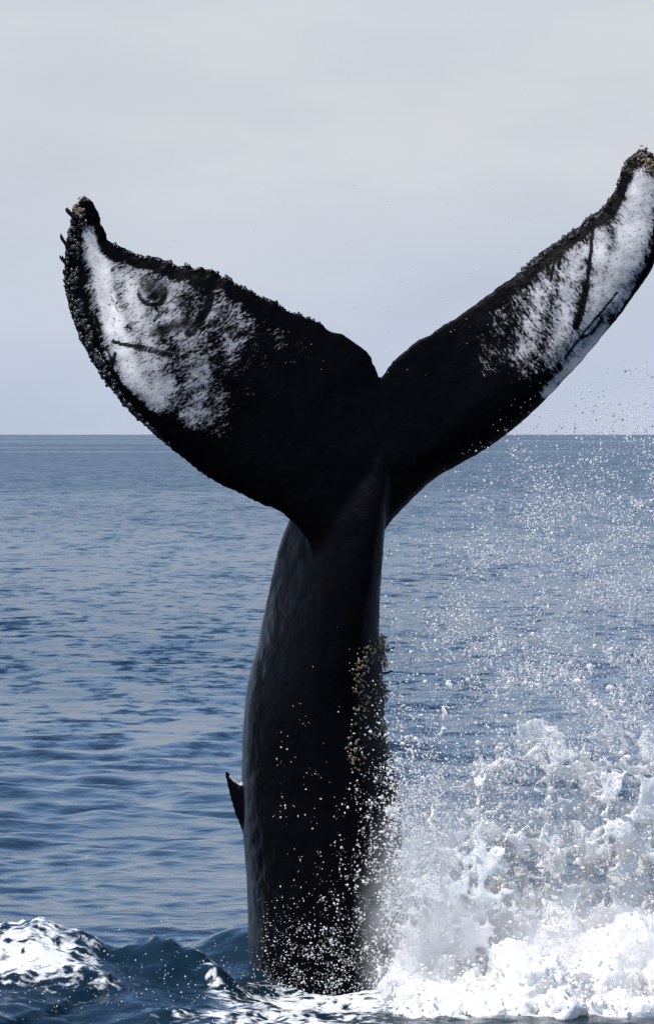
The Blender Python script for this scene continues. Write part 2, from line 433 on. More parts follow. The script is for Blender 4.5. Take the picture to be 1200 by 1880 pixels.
# ------------------------------------------------------------------ whale
NOTCH = (697, 697)
LEFT_TRAIL = [(697, 697), (693, 690), (686, 669), (677, 650), (663, 636), (649, 627), (632, 614), (618, 611), (604, 606), (593, 596), (569, 587), (548, 575),
              (534, 573), (520, 564), (502, 552), (492, 552), (474, 543), (455, 531), (436, 524), (422, 511), (406, 506), (394, 496), (380, 495), (371, 490),
              (359, 493), (344, 485), (332, 490), (320, 484), (312, 476), (293, 474), (275, 469), (263, 471), (248, 465), (236, 458), (221, 453), (209, 447),
              (200, 440), (190, 420), (184, 404), (178, 386), (169, 368), (163, 362), (153, 359)]
LEFT_LEAD = [(153, 359), (146, 371), (138, 378), (133, 386), (130, 408), (124, 435), (119, 465), (117, 498), (120, 528), (128, 561), (137, 594), (152, 630), (167, 657),
             (182, 684), (203, 711), (221, 735), (242, 759), (266, 780), (284, 798), (302, 813), (320, 828), (350, 853), (380, 874), (397, 886), (422, 896), (450, 910),
             (485, 927), (513, 938), (529, 952), (545, 970), (560, 988), (569, 1003), (574, 1022)]
RIGHT_TRAIL = [(697, 697), (705, 686), (721, 662), (730, 656), (751, 639), (765, 626), (782, 619), (797, 607), (815, 596), (832, 588), (850, 575), (871, 558),
               (895, 542), (920, 523), (937, 511), (951, 500), (969, 484), (986, 470), (1007, 452), (1025, 442), (1039, 431), (1060, 418), (1077, 402), (1090, 390),
               (1102, 386), (1112, 373), (1119, 363), (1127, 354), (1133, 334), (1139, 316), (1149, 296), (1161, 283), (1175, 276), (1187, 276), (1200, 288)]
RIGHT_LEAD = [(1200, 288), (1212, 308), (1219, 345), (1222, 385), (1220, 425), (1212, 458), (1200, 484), (1189, 504), (1172, 531), (1158, 549), (1137, 579), (1116, 604), (1088, 638),
              (1060, 670), (1039, 693), (1007, 727), (990, 743), (965, 767), (940, 789), (913, 810), (879, 832), (842, 853), (812, 869), (779, 893), (746, 927), (725, 948), (704, 977), (690, 1000)]
def rough_edge(L, amp, per):
    P = polyline(L, 5.0); T = np.gradient(P, axis=0); T /= np.linalg.norm(T, axis=1)[:, None] + 1e-9
    N = np.stack([-T[:, 1], T[:, 0]], 1); s = np.cumsum(np.r_[0, np.hypot(*np.diff(P, axis=0).T)])
    k = amp * (noise3(s / per, 0.3, 0.7) + 0.6 * noise3(s / per * 2.3, 4.3, 0.7))
    k[:2] = 0; k[-3:] = 0
    return P + N * k[:, None]
LT, LL = rough_edge(LEFT_TRAIL, 2.6, 11), rough_edge(LEFT_LEAD, 1.8, 8)
RT, RL = rough_edge(RIGHT_TRAIL, 2.4, 9), rough_edge(RIGHT_LEAD, 1.2, 10)
POLY = np.concatenate([LT[:-1], LL[:-1], [(620, 1040), (665, 1040)], RL[::-1][:-1], RT[::-1][:-1]])

def fluke_depth(px, py):
    sl = np.clip((690 - px) / 570, 0, 1.1); sr = np.clip((px - 700) / 520, 0, 1.1)
    c = ((px - 705) * 0.718 + (py - 830) * 0.697) / PPM
    y = 0.42 * sl ** 1.6
    y = y + 0.10 * sr - 0.26 * c * sstep(0.05, 0.7, sr)
    y = y - 0.03 * (976 - py) / PPM
    # gentle undulation of the soft tips
    return y + 0.05 * np.sin((px + py) / 90.0) * np.clip(sl + sr, 0, 1)

G = 2.6
gx = np.arange(108, 1232, G); gy = np.arange(268, 1046, G)
GX, GY = np.meshgrid(gx, gy); P = np.stack([GX.ravel(), GY.ravel()], 1)
ins = inside(P, POLY)
lead = np.concatenate([LL, [(np.nan, np.nan)], RL]); trail = np.concatenate([LT[::-1], RT])
def in_dist(L):
    d = np.full(len(P), 1e6); q = P.copy(); d[ins], q[ins] = seg_dist(P[ins], L); return d, q
dl1, nl1 = in_dist(LL); dl2, nl2 = in_dist(RL); dt, ntp = in_dist(trail)
dl = np.minimum(dl1, dl2); nl = np.where((dl1 < dl2)[:, None], nl1, nl2)
I = np.arange(len(P)).reshape(GX.shape)
C4 = np.stack([I[:-1, :-1].ravel(), I[:-1, 1:].ravel(), I[1:, 1:].ravel(), I[1:, :-1].ravel()], 1)
C4 = C4[ins[C4].all(1)]
E = np.concatenate([C4[:, [0, 1]], C4[:, [1, 2]], C4[:, [2, 3]], C4[:, [3, 0]]])
key = np.sort(E, 1); _, inv, cnt = np.unique(key, axis=0, return_inverse=True, return_counts=True)
inv = inv.ravel(); BE = E[cnt[inv] == 1]
bnd = np.zeros(len(P), bool); bnd[BE.ravel()] = True
dm = np.minimum(dl, dt) / PPM
half = 0.125 * np.sqrt(np.clip(1 - (1 - np.clip(dl / PPM / 0.34, 0, 1)) ** 2, 0, 1)) * np.clip(dt / PPM / 0.62, 0, 1) ** 0.75 + 0.013
snap = bnd & (dm < 0.03)
Pn = P.copy(); near = np.where((dl < dt)[:, None], nl, ntp); Pn[snap] = near[snap]
half = np.where(snap, 0.012, half)
used = np.zeros(len(P), bool); used[C4.ravel()] = True
remap = -np.ones(len(P), int); remap[used] = np.arange(used.sum())
Yc = fluke_depth(Pn[used, 0], Pn[used, 1]); hf = half[used]
def to_world(px, py, y):
    k = (CAM_D + y) / CAM_D / PPM
    return np.stack([(px - 600) * k, y, CAM_H + (797 - py) * k], 1)
mid = to_world(Pn[used, 0], Pn[used, 1], Yc)
# offset along the local normal so that edges stay on the outline
eps = 2.0
du = (fluke_depth(Pn[used, 0] + eps, Pn[used, 1]) - fluke_depth(Pn[used, 0] - eps, Pn[used, 1])) / (2 * eps / PPM)
dv = -(fluke_depth(Pn[used, 0], Pn[used, 1] + eps) - fluke_depth(Pn[used, 0], Pn[used, 1] - eps)) / (2 * eps / PPM)
Nf = np.stack([du, -np.ones_like(du), dv], 1); Nf /= np.linalg.norm(Nf, axis=1)[:, None]
vf = mid + Nf * hf[:, None]; vb = mid - Nf * hf[:, None]
nv = len(vf); c = remap[C4]; be = remap[BE]
faces = np.concatenate([c, (c + nv)[:, ::-1], np.stack([be[:, 1], be[:, 0], be[:, 0] + nv, be[:, 1] + nv], 1)])
verts = [np.concatenate([vf, vb])]; quads = [faces]; off = 2 * nv

# tail stock and body: photo level, left and right outline, depth of axis, half depth
BODY = np.array([(735, 680, 714, 0.03, 0.06), (800, 645, 717, 0.05, 0.13), (850, 610, 716, 0.09, 0.19), (900, 570, 713, 0.15, 0.27), (953, 530, 706, 0.22, 0.36), (1000, 512, 703, 0.26, 0.42),
                 (1040, 503, 700, 0.28, 0.46), (1087, 493, 696.5, 0.30, 0.50), (1133, 483, 694.5, 0.31, 0.53), (1163, 476.5, 695, 0.32, 0.55), (1200, 469, 699, 0.33, 0.57), (1217, 464.5, 701, 0.33, 0.58), (1229, 459, 702, 0.33, 0.58), (1260, 453.5, 704, 0.34, 0.59),
                 (1307, 447, 705, 0.35, 0.61), (1350, 443.5, 711, 0.36, 0.63), (1417, 443, 727, 0.37, 0.66), (1450, 443, 733, 0.375, 0.67), (1517, 443, 735, 0.38, 0.70), (1557, 446.5, 735, 0.39, 0.71),
                 (1600, 450, 736, 0.39, 0.73), (1667, 453, 740, 0.40, 0.75), (1777, 455, 748, 0.40, 0.78), (1900, 460, 765, 0.40, 0.82), (2050, 470, 790, 0.40, 0.85)])
lv = np.concatenate([np.linspace(735, 2050, 130)])
B = np.stack([np.interp(lv, BODY[:, 0], BODY[:, k]) for k in range(5)], 1)
for k in range(1, 5):                                   # soften the straight joins
    a = B[:, k].copy()
    for _ in range(3): a[1:-1] = (a[:-2] + 2 * a[1:-1] + a[2:]) / 4
    B[:, k] = a
NS = 72; tt = np.linspace(0, 2 * math.pi, NS, endpoint=False)
rings = []
for py, l, r, yc, D in B:
    cx, w = (l + r) / 2, (r - l) / 2
    ct, stt = np.cos(tt), np.sin(tt)
    e = 1.0 - 0.10 * (np.abs(np.sin(2 * tt)))           # a little keeled towards back and belly
    x = cx + w * ct * (1 - 0.05 * np.sin(2 * tt) ** 2); y = yc + D * stt * e - float(np.interp(py, [900, 1000, 1300], [1.0, 0.85, 0.35])) * D * ct
    rings.append(to_world(x, np.full(NS, py), y) if False else np.stack([(x - 600) * (CAM_D + yc) / CAM_D / PPM, y, np.full(NS, CAM_H + (797 - py) * (CAM_D + yc) / CAM_D / PPM)], 1))
bv = np.concatenate(rings); n = len(rings)
J = np.arange(n * NS).reshape(n, NS); Jn = np.roll(J, -1, 1)
bq = np.stack([J[:-1].ravel(), J[1:].ravel(), Jn[1:].ravel(), Jn[:-1].ravel()], 1)
caps = np.concatenate([bv, rings[0].mean(0)[None], rings[-1].mean(0)[None]])
tri = np.concatenate([np.stack([J[0], Jn[0], np.full(NS, n * NS)], 1), np.stack([Jn[-1], J[-1], np.full(NS, n * NS + 1)], 1)])
verts.append(caps); quads.append(bq + off); tris = [tri + off]; off += len(caps)

# dorsal fin: hooked plate at the left edge, tip turned up
fin = polyline([(470, 1440), (452, 1443), (442, 1439), (434, 1434), (427, 1427), (422, 1420), (417, 1415), (413, 1417), (414, 1428), (418, 1446), (423, 1466), (430, 1490), (438, 1510), (446, 1530), (470, 1560)], 4)
fc = np.array([446, 1470.0]); fy = 0.56
hw = np.clip(0.012 + 0.060 * np.clip((fin[:, 0] - 412) / 34, 0, 1), 0, 0.08)
fr = np.concatenate([to_world(fin[:, 0], fin[:, 1], np.full(len(fin), fy) - 0.0), to_world(fin[:, 0], fin[:, 1], np.full(len(fin), fy))])
nf = len(fin); inner = fin + (fc - fin) * 0.28
ring_o = np.concatenate([to_world(fin[:, 0], fin[:, 1], np.full(nf, fy))])
ring_f = to_world(inner[:, 0], inner[:, 1], fy - hw); ring_b = to_world(inner[:, 0], inner[:, 1], fy + hw)
cf = to_world(np.array([fc[0]]), np.array([fc[1]]), np.array([fy - 0.075])); cb = to_world(np.array([fc[0]]), np.array([fc[1]]), np.array([fy + 0.075]))
fv = np.concatenate([ring_o, ring_f, ring_b, cf, cb]); a = np.arange(nf); b = (a + 1) % nf
fq = np.concatenate([np.stack([a, b, b + nf, a + nf], 1), np.stack([b, a, a + 2 * nf, b + 2 * nf], 1)])
ft = np.concatenate([np.stack([a + nf, b + nf, np.full(nf, 3 * nf)], 1), np.stack([b + 2 * nf, a + 2 * nf, np.full(nf, 3 * nf + 1)], 1)])
verts.append(fv); quads.append(fq + off); tris.append(ft + off)

raw = mesh_np('whale_raw', np.concatenate(verts), np.concatenate(quads), np.concatenate(tris))
bm = bmesh.new(); bm.from_mesh(raw)
parts_idx = None
bmesh.ops.recalc_face_normals(bm, faces=bm.faces); bm.to_mesh(raw); bm.free()
wm = remesh(raw, 0.0140)
v = get_co(wm); px, py = pix(v)
wj = np.exp(-((px - 600) / 85) ** 4 - ((py - 960) / 130) ** 4)
lap_smooth(wm, 0.5 * wj, 26)
lap_smooth(wm, 0.35 * np.ones(len(v)) * sstep(1000, 1100, py) * sstep(446, 470, px), 6)
lap_smooth(wm, np.full(len(v), 0.25), 1)
v = get_co(wm); N = get_no(wm)
# skin unevenness, knobbly fluke edges
dl_, _ = seg_dist(np.stack([px, py], 1)[:, :], polyline(LEFT_LEAD, 14), 60.0); dt_, _ = seg_dist(np.stack([px, py], 1), polyline(LEFT_TRAIL[::-1] + RIGHT_TRAIL[1:], 14), 60.0)
dr_, _ = seg_dist(np.stack([px, py], 1), polyline(RIGHT_LEAD, 14))
edge = np.exp(-(np.minimum(dl_, dt_) / 14) ** 2) * sstep(620, 420, px) + 0.7 * np.exp(-(dt_ / 12) ** 2) * sstep(850, 1000, px)
v = v + N * (0.004 * fbm(v[:, 0] * 7, v[:, 1] * 7, v[:, 2] * 7, 3) + 0.010 * edge * noise3(v[:, 0] * 30, v[:, 1] * 30, v[:, 2] * 30))[:, None]
set_co(wm, v)
px, py = pix(v); N = get_no(wm)
front = sstep(0.05, 0.35, -N[:, 1])
PP = np.stack([px, py], 1)

def caps_mask(pts, r, soft):
    d, _ = seg_dist(PP, np.asarray(pts, float), 200.0); return sstep(r + soft, r - soft, d)
def line_mask(pts, w):
    d, _ = seg_dist(PP, np.asarray(pts, float), 30.0); return sstep(w * 1.5, w * 0.6, d)

onleft = px < 690
white = np.full(len(v), -0.75)
def lift(m, val):
    global white
    white = np.maximum(white, -0.75 + m * (val + 0.75))
# left lobe
lift(caps_mask([(172, 420), (180, 470), (192, 530), (200, 570), (215, 620)], 22, 30), 1.35)
lift(caps_mask([(205, 570), (225, 640), (250, 690), (290, 730)], 28, 45), 1.1)
lift(caps_mask([(235, 510), (255, 590), (270, 650), (300, 720)], 44, 60), 0.68)
lift(caps_mask([(310, 520), (330, 600), (350, 660), (365, 750)], 55, 75), 0.46)
lift(caps_mask([(400, 560), (430, 640)], 55, 85), 0.28)
lift(caps_mask([(480, 610), (520, 630)], 40, 70), 0.0)
lift(caps_mask([(150, 375), (165, 400)], 8, 16), 0.35)
# right lobe
lift(caps_mask([(1180, 335), (1165, 400), (1150, 460), (1125, 540)], 36, 40), 0.98)
lift(caps_mask([(1100, 430), (1100, 500), (1090, 580), (1060, 640)], 26, 40), 0.88)
lift(caps_mask([(1110, 605), (1060, 660), (1020, 705), (1005, 722)], 14, 16), 0.86)
lift(caps_mask([(1060, 470), (1040, 560), (1020, 640)], 34, 50), 0.65)
lift(caps_mask([(1000, 510), (985, 570), (960, 640)], 45, 65), 0.42)
lift(caps_mask([(925, 590), (910, 650)], 35, 70), 0.18)
lift(caps_mask([(1180, 305), (1160, 330)], 10, 22), 0.30)
# black margins
dlead = np.where(onleft, dl_, 1e3)
wob = 1 + 0.35 * noise3(px / 30, py / 30, 2.0)
white -= 2.2 * sstep(27, 13, dl_ / wob) * onleft * sstep(800, 760, py + 0.0 * px) * sstep(360, 420, py)
white -= 1.7 * sstep(34, 6, dt_ / wob) * onleft
white -= 1.4 * sstep(30, 4, dt_ / wob) * (~onleft)
white -= 1.5 * line_mask([(1212, 300), (1211, 380), (1206, 450), (1194, 490), (1175, 525), (1158, 552), (1141, 580)], 6.5 + 3 * noise3(px / 14, py / 14, 5.0))
white -= 1.0 * sstep(420, 395, py) * onleft * sstep(0.0, 0.5, noise3(px / 9, py / 9, 1.0) + 0.3)
white -= 1.2 * sstep(900, 800, px + (py - 600) * 0.3) * (~onleft)
white -= 1.6 * sstep(-20, 60, py - (0.45 * px + 630)) * onleft
# scars
mark = np.zeros(len(v))
ang = np.linspace(0, 2 * math.pi, 22)
mark = np.maximum(mark, line_mask(np.stack([280 + 25 * np.cos(ang), 537 + 23 * np.sin(ang)], 1), 4) * (0.62 + 0.3 * np.clip((py - 530) / 20, -1, 1)))
mark = np.maximum(mark, 0.60 * caps_mask([(268, 526), (294, 530)], 22, 16))
mark = np.maximum(mark, 0.8 * line_mask([(384, 520), (386, 545), (378, 572), (362, 596), (346, 612)], 8))
mark = np.maximum(mark, line_mask([(208, 627), (228, 633), (262, 637)], 3.8)); mark = np.maximum(mark, 0.72 * line_mask([(250, 637), (280, 643), (312, 653)], 6.5))
mark = np.maximum(mark, 0.7 * caps_mask([(285, 612), (320, 600), (345, 592)], 12, 10))
mark = np.maximum(mark, 0.9 * line_mask([(175, 580), (184, 606)], 2.6))
mark = np.maximum(mark, 0.6 * line_mask([(205, 545), (216, 570)], 3)); mark = np.maximum(mark, 0.55 * line_mask([(200, 560), (226, 553)], 2.5))
mark = np.maximum(mark, 0.9 * line_mask([(212, 648), (206, 676)], 3)); mark = np.maximum(mark, 0.8 * line_mask([(196, 640), (208, 668)], 2.5))
mark = np.maximum(mark, line_mask([(1087, 415), (1084, 460), (1078, 510), (1070, 555)], 3.6)); mark = np.maximum(mark, line_mask([(1076, 525), (1066, 570), (1056, 600)], 6.2))
mark = np.maximum(mark, 0.85 * line_mask([(1132, 537), (1105, 570), (1075, 605), (1038, 655)], 2.6)); mark = np.maximum(mark, 0.85 * line_mask([(1105, 585), (1085, 612), (1060, 625)], 3))
mark = np.maximum(mark, 0.9 * line_mask([(1003, 475), (1005, 505)], 3)); mark = np.maximum(mark, 0.9 * line_mask([(1018, 475), (1010, 515)], 3)); mark = np.maximum(mark, 0.8 * line_mask([(1030, 455), (1024, 490)], 3))
white = -0.75 + (white + 0.75) * front
white[py > 840] = -0.75
fin_highlight = line_mask([(425, 1425), (433, 1433), (442, 1439)], 3.0); white = np.where(fin_highlight > 0.3, 2.0 * fin_highlight, white)  # highlight on the dorsal fin's upper edge, painted in as white
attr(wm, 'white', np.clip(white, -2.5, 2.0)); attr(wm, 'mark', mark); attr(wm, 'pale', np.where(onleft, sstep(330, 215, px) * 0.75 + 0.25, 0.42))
# streak frame: along the lie of the scratches on either lobe
aL, aR = R(-33), R(-128)
ca, sa = np.where(onleft, math.cos(aL), math.cos(aR)), np.where(onleft, math.sin(aL), math.sin(aR))
attr3(wm, 'streak', np.stack([(px * ca + py * sa) / PPM, (-px * sa + py * ca) / PPM, np.where(onleft, 0.0, 5.0)], 1))
# flank sheen painted as paler grey on sideways-facing skin, broken by scratch streaks
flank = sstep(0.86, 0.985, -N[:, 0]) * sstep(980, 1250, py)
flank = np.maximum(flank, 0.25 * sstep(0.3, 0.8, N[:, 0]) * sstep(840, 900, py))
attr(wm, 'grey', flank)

whale = bpy.data.objects.new('whale', None); COL.objects.link(whale)
whale['label'] = 'black humpback whale tail raised from the sea, white patched flukes spread wide'
whale['category'] = 'whale'
wm.materials.clear()
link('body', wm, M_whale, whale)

# barnacles ---------------------------------------------------------
bvh = BVHTree.FromPolygons([tuple(p) for p in v], [tuple(p.vertices) for p in wm.polygons])
camv = Vector((0, -CAM_D, CAM_H))
def on_whale(x, y):
    d = (Vector(pt(x, y, 0)) - camv).normalized()
    h = bvh.ray_cast(camv, d)
    return (h[0], h[1]) if h[0] is not None else (None, None)
def on_edge(x, y):
    yy = 0.0
    for _ in range(2):
        q = Vector(pt(x, y, yy)); h = bvh.find_nearest(q); yy = h[0].y
    return h[0], (Vector(pt(x, y, yy)) - h[0]).normalized() if (Vector(pt(x, y, yy)) - h[0]).length > 0.004 else h[1]

def barnacle_geo(k=8, seed=0, tall=0.75):
    r = np.random.default_rng(seed); vs, fs = [], []
    prof = [(1.0, 0.0), (0.86, 0.45 * tall), (0.50, tall), (0.30, tall * 0.95), (0.20, tall * 0.55)]
    for rad, z in prof:
        for i in range(k):
            a = 2 * math.pi * i / k; q = rad * (1 + (0.13 if i % 2 else -0.08) + r.normal(0, 0.05))
            vs.append((q * math.cos(a), q * math.sin(a), z * (1 + r.normal(0, 0.06))))
    for j in range(len(prof) - 1):
        for i in range(k):
            fs.append((j * k + i, j * k + (i + 1) % k, (j + 1) * k + (i + 1) % k, (j + 1) * k + i))
    return np.array(vs), np.array(fs)
BG = [barnacle_geo(6, s, 0.6 + 0.25 * s) for s in range(3)]
BM = [mesh_np('barnacle', a, b) for a, b in BG]
BMT = [mesh_np('barnacle_tan', a, b) for a, b in BG]
for m_ in BM: m_.materials.append(M_barn)
for m_ in BMT: m_.materials.append(M_barn_tan)

def frame(nrm, spin):
    q = nrm.to_track_quat('Z', 'Y').to_matrix().to_4x4(); return q @ Matrix.Rotation(spin, 4, 'Z')
n_barn = 0
def add_barnacle(loc, nrm, r, meshes):
    global n_barn
    o = bpy.data.objects.new('barnacle', meshes[random.randrange(3)]); COL.objects.link(o); o.parent = whale
    o.matrix_world = Matrix.Translation(loc - nrm * r * 0.2) @ frame(nrm, random.uniform(0, 6.28)) @ Matrix.Diagonal((r, r, r * random.uniform(0.8, 1.3), 1))
    n_barn += 1
stuff = {'dark': ([], [], 0), 'tan': ([], [], 0)}
def add_small(loc, nrm, r, key):
    vs, fs, n0 = stuff[key]; a, b = BG[random.randrange(3)]
    Mx = np.array(Matrix.Translation(loc - nrm * r * 0.2) @ frame(nrm, random.uniform(0, 6.28)) @ Matrix.Diagonal((r, r, r * random.uniform(0.8, 1.6), 1)))
    vs.append(a @ Mx[:3, :3].T + Mx[:3, 3]); fs.append(b + n0); stuff[key] = (vs, fs, n0 + len(a))

def along(L, lo, hi):
    P = polyline(L, 3.0); return P[(P[:, 1] >= lo) & (P[:, 1] <= hi)]
cen = np.array((430.0, 640.0))
# crowded band on the left leading edge
Lb = along(LEFT_LEAD, 395, 820)
for i in range(430):
    p = Lb[random.randrange(len(Lb))]; inw = (cen - p) / np.linalg.norm(cen - p)
    fade = float(sstep(830, 560, p[1]))
    if float(noise3(p[0] / 14, p[1] / 14, 3.0)) < -0.12 - 0.5 * random.random(): continue
    d = random.uniform(-1, 4 + 24 * fade)
    q = p + inw * d
    loc, nr = on_whale(*q)
    if loc is None: loc, nr = on_edge(*q)
    r = (0.008 + 0.017 * random.random() ** 1.6) * (0.7 + 0.3 * fade)
    if r > 0.0165 and n_barn < 110: add_barnacle(loc, nr, r, BM)
    else: add_small(loc, nr, r, 'dark')
# right trailing edge, a string of knobs
Rb = polyline([q for q in RIGHT_TRAIL if q[0] > 930], 3.0); cen2 = np.array((1110.0, 560.0))
for i in range(230):
    p = Rb[int(len(Rb) * (1 - random.random() ** 1.2 * 0.999))]; inw = (cen2 - p) / np.linalg.norm(cen2 - p)
    if float(noise3(p[0] / 11, p[1] / 11, 8.0)) < -0.05 - 0.4 * random.random(): continue
    q = p + inw * random.uniform(-1.5, 11)
    loc, nr = on_whale(*q)
    if loc is None: loc, nr = on_edge(*q)
    r = 0.006 + 0.017 * random.random() ** 1.7
    if r > 0.016 and n_barn < 165: add_barnacle(loc, nr, r, BM)
    else: add_small(loc, nr, r, 'dark')
# left trailing edge, finer
Tb = polyline([q for q in LEFT_TRAIL if 200 < q[0] < 600], 3.0)
for i in range(120):
    p = Tb[random.randrange(len(Tb))]
    loc, nr = on_edge(p[0], p[1] - 1); add_small(loc, nr, random.uniform(0.007, 0.017), 'dark')
# tan clusters: both tips and the flank
def cluster(pts, n, spread, rmin, rmax, big):
    P = polyline(pts, 3.0); spread *= 1.15
    for i in range(int(n * 1.5)):
        p = P[random.randrange(len(P))] + np.random.default_rng(i * 7 + n).normal(0, 1, 2) * spread
        loc, nr = on_whale(*p)
        if loc is None:
            loc, nr = on_edge(*p)
        r = (rmin + (rmax - rmin) * random.random() ** 2) * 0.72
        out_ = (Vector(pt(p[0], p[1], loc.y)) - loc); loc = loc + nr * random.random() * rmax * 0.8 + (out_ * random.uniform(0.1, 0.9) if out_.length < 0.045 else Vector())
        if r > big * 0.72 and n_barn < 290: add_barnacle(loc, nr, r, BMT)
        else: add_small(loc, nr, r, 'tan')
cluster([(138, 383), (150, 392)], 26, 4, 0.008, 0.024, 0.014)
cluster([(150, 366), (160, 368)], 10, 3, 0.008, 0.018, 0.016)
cluster([(150, 418), (148, 405)], 10, 3, 0.007, 0.014, 0.016)
cluster([(1176, 282), (1190, 300), (1200, 320)], 60, 6, 0.008, 0.024, 0.016)
cluster([(1205, 315), (1214, 345)], 30, 5, 0.008, 0.022, 0.016)
cluster([(700, 1172), (712, 1185), (714, 1200), (707, 1220)], 150, 6, 0.008, 0.022, 0.018)
cluster([(690, 1180), (668, 1205), (658, 1235), (668, 1260)], 62, 8, 0.007, 0.019, 0.016)
cluster([(655, 1250), (668, 1280), (662, 1310), (655, 1335)], 52, 8, 0.006, 0.016, 0.014)
cluster([(708, 1258), (710, 1285)], 60, 4, 0.007, 0.017, 0.015)
cluster([(702, 1325), (706, 1350)], 36, 4, 0.007, 0.017, 0.015)
cluster([(650, 1365), (646, 1385), (656, 1405)], 40, 8, 0.007, 0.018, 0.015)
cluster([(715, 1600), (722, 1640)], 50, 9, 0.008, 0.02, 0.016)
for key, mt in (('dark', M_barn), ('tan', M_barn_tan)):
    vs, fs, _ = stuff[key]
    o = link('barnacle_crust', mesh_np('barnacle_crust_' + key, np.concatenate(vs), np.concatenate(fs)), mt, whale, kind='stuff')
    o['label'] = 'dark knobbly barnacle crust along the fluke edges' if key == 'dark' else 'pale tan barnacle crust on fluke tips and flank'

def tube(path, rad, k=6):
    path = [Vector(p) for p in path]; vs, fs = [], []
    for i, p in enumerate(path):
        t = (path[min(i + 1, len(path) - 1)] - path[max(i - 1, 0)]).normalized(); q = t.to_track_quat('Z', 'Y')
        for j in range(k):
            a = 2 * math.pi * j / k; vs.append(p + q @ Vector((math.cos(a) * rad[i], math.sin(a) * rad[i], 0)))
    for i in range(len(path) - 1):
        for j in range(k): fs.append((i * k + j, i * k + (j + 1) % k, (i + 1) * k + (j + 1) % k, (i + 1) * k + j))
    return np.array([tuple(x) for x in vs]), np.array(fs)
def gooseneck(pts, r0):
    loc, _ = on_edge(*pts[0]); yy = loc.y
    path = [pt(x, y, yy - 0.01 * i) for i, (x, y) in enumerate(pts)]
    n = len(path); rad = [r0 * (1 - 0.45 * i / (n - 1)) for i in range(n)]; rad[-1] = r0 * 0.25; rad[-2] = r0 * 0.8
    a, b = tube(path, rad)
    link('gooseneck_barnacle', mesh_np('gooseneck_barnacle', a, b), M_goose, whale)
gooseneck([(142, 400), (134, 396), (128, 391), (124, 386), (121, 383)], 0.020)
gooseneck([(130, 392), (126, 388), (124.5, 384), (124, 380)], 0.009)
gooseneck([(126, 452), (121, 447), (116, 441), (113, 435), (112, 429)], 0.016)
gooseneck([(120, 482), (116, 478), (112, 473), (110, 469)], 0.013)
gooseneck([(119, 480), (116, 474), (115, 469)], 0.010)
gooseneck([(120, 505), (117, 500), (116.5, 494)], 0.011)
gooseneck([(122, 520), (118, 516), (116, 512)], 0.010)
gooseneck([(1183, 280), (1184, 276), (1185, 272)], 0.012)
gooseneck([(700, 1172), (706, 1170), (713, 1168)], 0.008)
gooseneck([(703, 1236), (712, 1235), (718, 1232), (722, 1232)], 0.010)
gooseneck([(712, 1195), (720, 1190), (725, 1188)], 0.010)
gooseneck([(706, 1270), (714, 1269), (720, 1270)], 0.007)

# ------------------------------------------------------------------ splash
def ico(sub):
    b = bmesh.new(); bmesh.ops.create_icosphere(b, subdivisions=sub, radius=1.0)
    vs = np.array([tuple(q.co) for q in b.verts]); fs = np.array([[q.index for q in f.verts] for f in b.faces]); b.free(); return vs, fs
ICO1, ICO2 = ico(1), ico(2)
OCT = (np.array([(1, 0, 0), (-1, 0, 0), (0, 1, 0), (0, -1, 0), (0, 0, 1), (0, 0, -1)], float),
       np.array([(0, 2, 4), (2, 1, 4), (1, 3, 4), (3, 0, 4), (2, 0, 5), (1, 2, 5), (3, 1, 5), (0, 3, 5)]))
TET = (np.array([(1, 1, 1), (1, -1, -1), (-1, 1, -1), (-1, -1, 1)], float) * 0.8, np.array([(0, 1, 2), (0, 3, 1), (0, 2, 3), (1, 3, 2)]))
def blobs(centres, radii, base, stretch=None, jitter=0.0):
    bv_, bf = base; n = len(centres)
    V = bv_[None] * radii[:, None, None]
    if stretch is not None: V = V * stretch[:, None, :]
    if jitter: V = V * (1 + jitter * rng.normal(size=(n, len(bv_), 1)).clip(-1.6, 1.6))
    V = V + centres[:, None, :]
    F = bf[None] + (np.arange(n) * len(bv_))[:, None, None]
    return V.reshape(-1, 3), F.reshape(-1, 3)

# 1. boiling foam mound at the foot
c_, r_ = [], []
for i in range(620):
    x = rng.uniform(0.55, 3.6); y = rng.normal(0.1, 0.75)
    top = 0.10 + 0.42 * sstep(0.45, 1.25, x) * math.exp(-((y - 0.2) / 1.15) ** 2) * (0.75 + 0.45 * float(noise3(x * 1.6, y * 1.6, 0.5)))
    z = rng.uniform(-0.25, top); c_.append((x, y, z)); r_.append(rng.uniform(0.08, 0.24) * (1.0 if z < 0.35 else 0.7))
for i in range(120):                                    # low front lip towards the viewer
    x = rng.uniform(0.55, 3.2); y = rng.uniform(-2.0, -1.0); c_.append((x, y, -0.06 + 0.05 * rng.random())); r_.append(rng.uniform(0.06, 0.15))
c_, r_ = np.array(c_), np.array(r_)
V, F = blobs(c_, r_, ICO2)
fm = remesh(mesh_np('foam_raw', V, None, F), 0.023)
v_ = get_co(fm); n_ = get_no(fm)
lap_smooth(fm, np.full(len(v_), 0.5), 3); v_ = get_co(fm); n_ = get_no(fm)
v_ += n_ * (0.10 * fbm(v_[:, 0] * 3.5, v_[:, 1] * 3.5, v_[:, 2] * 3.5, 3, 0.6) + 0.055 * np.abs(fbm(v_[:, 0] * 9, v_[:, 1] * 9, v_[:, 2] * 9, 4, 0.7)) + 0.02 * noise3(v_[:, 0] * 30, v_[:, 1] * 30, v_[:, 2] * 30))[:, None]
set_co(fm, v_); fm.materials.clear(); FOAM_V, FOAM_N = v_, n_
link('foam_mound', fm, M_foam, label='boiling white foam mound at the foot of the whale', cat='foam', kind='stuff')

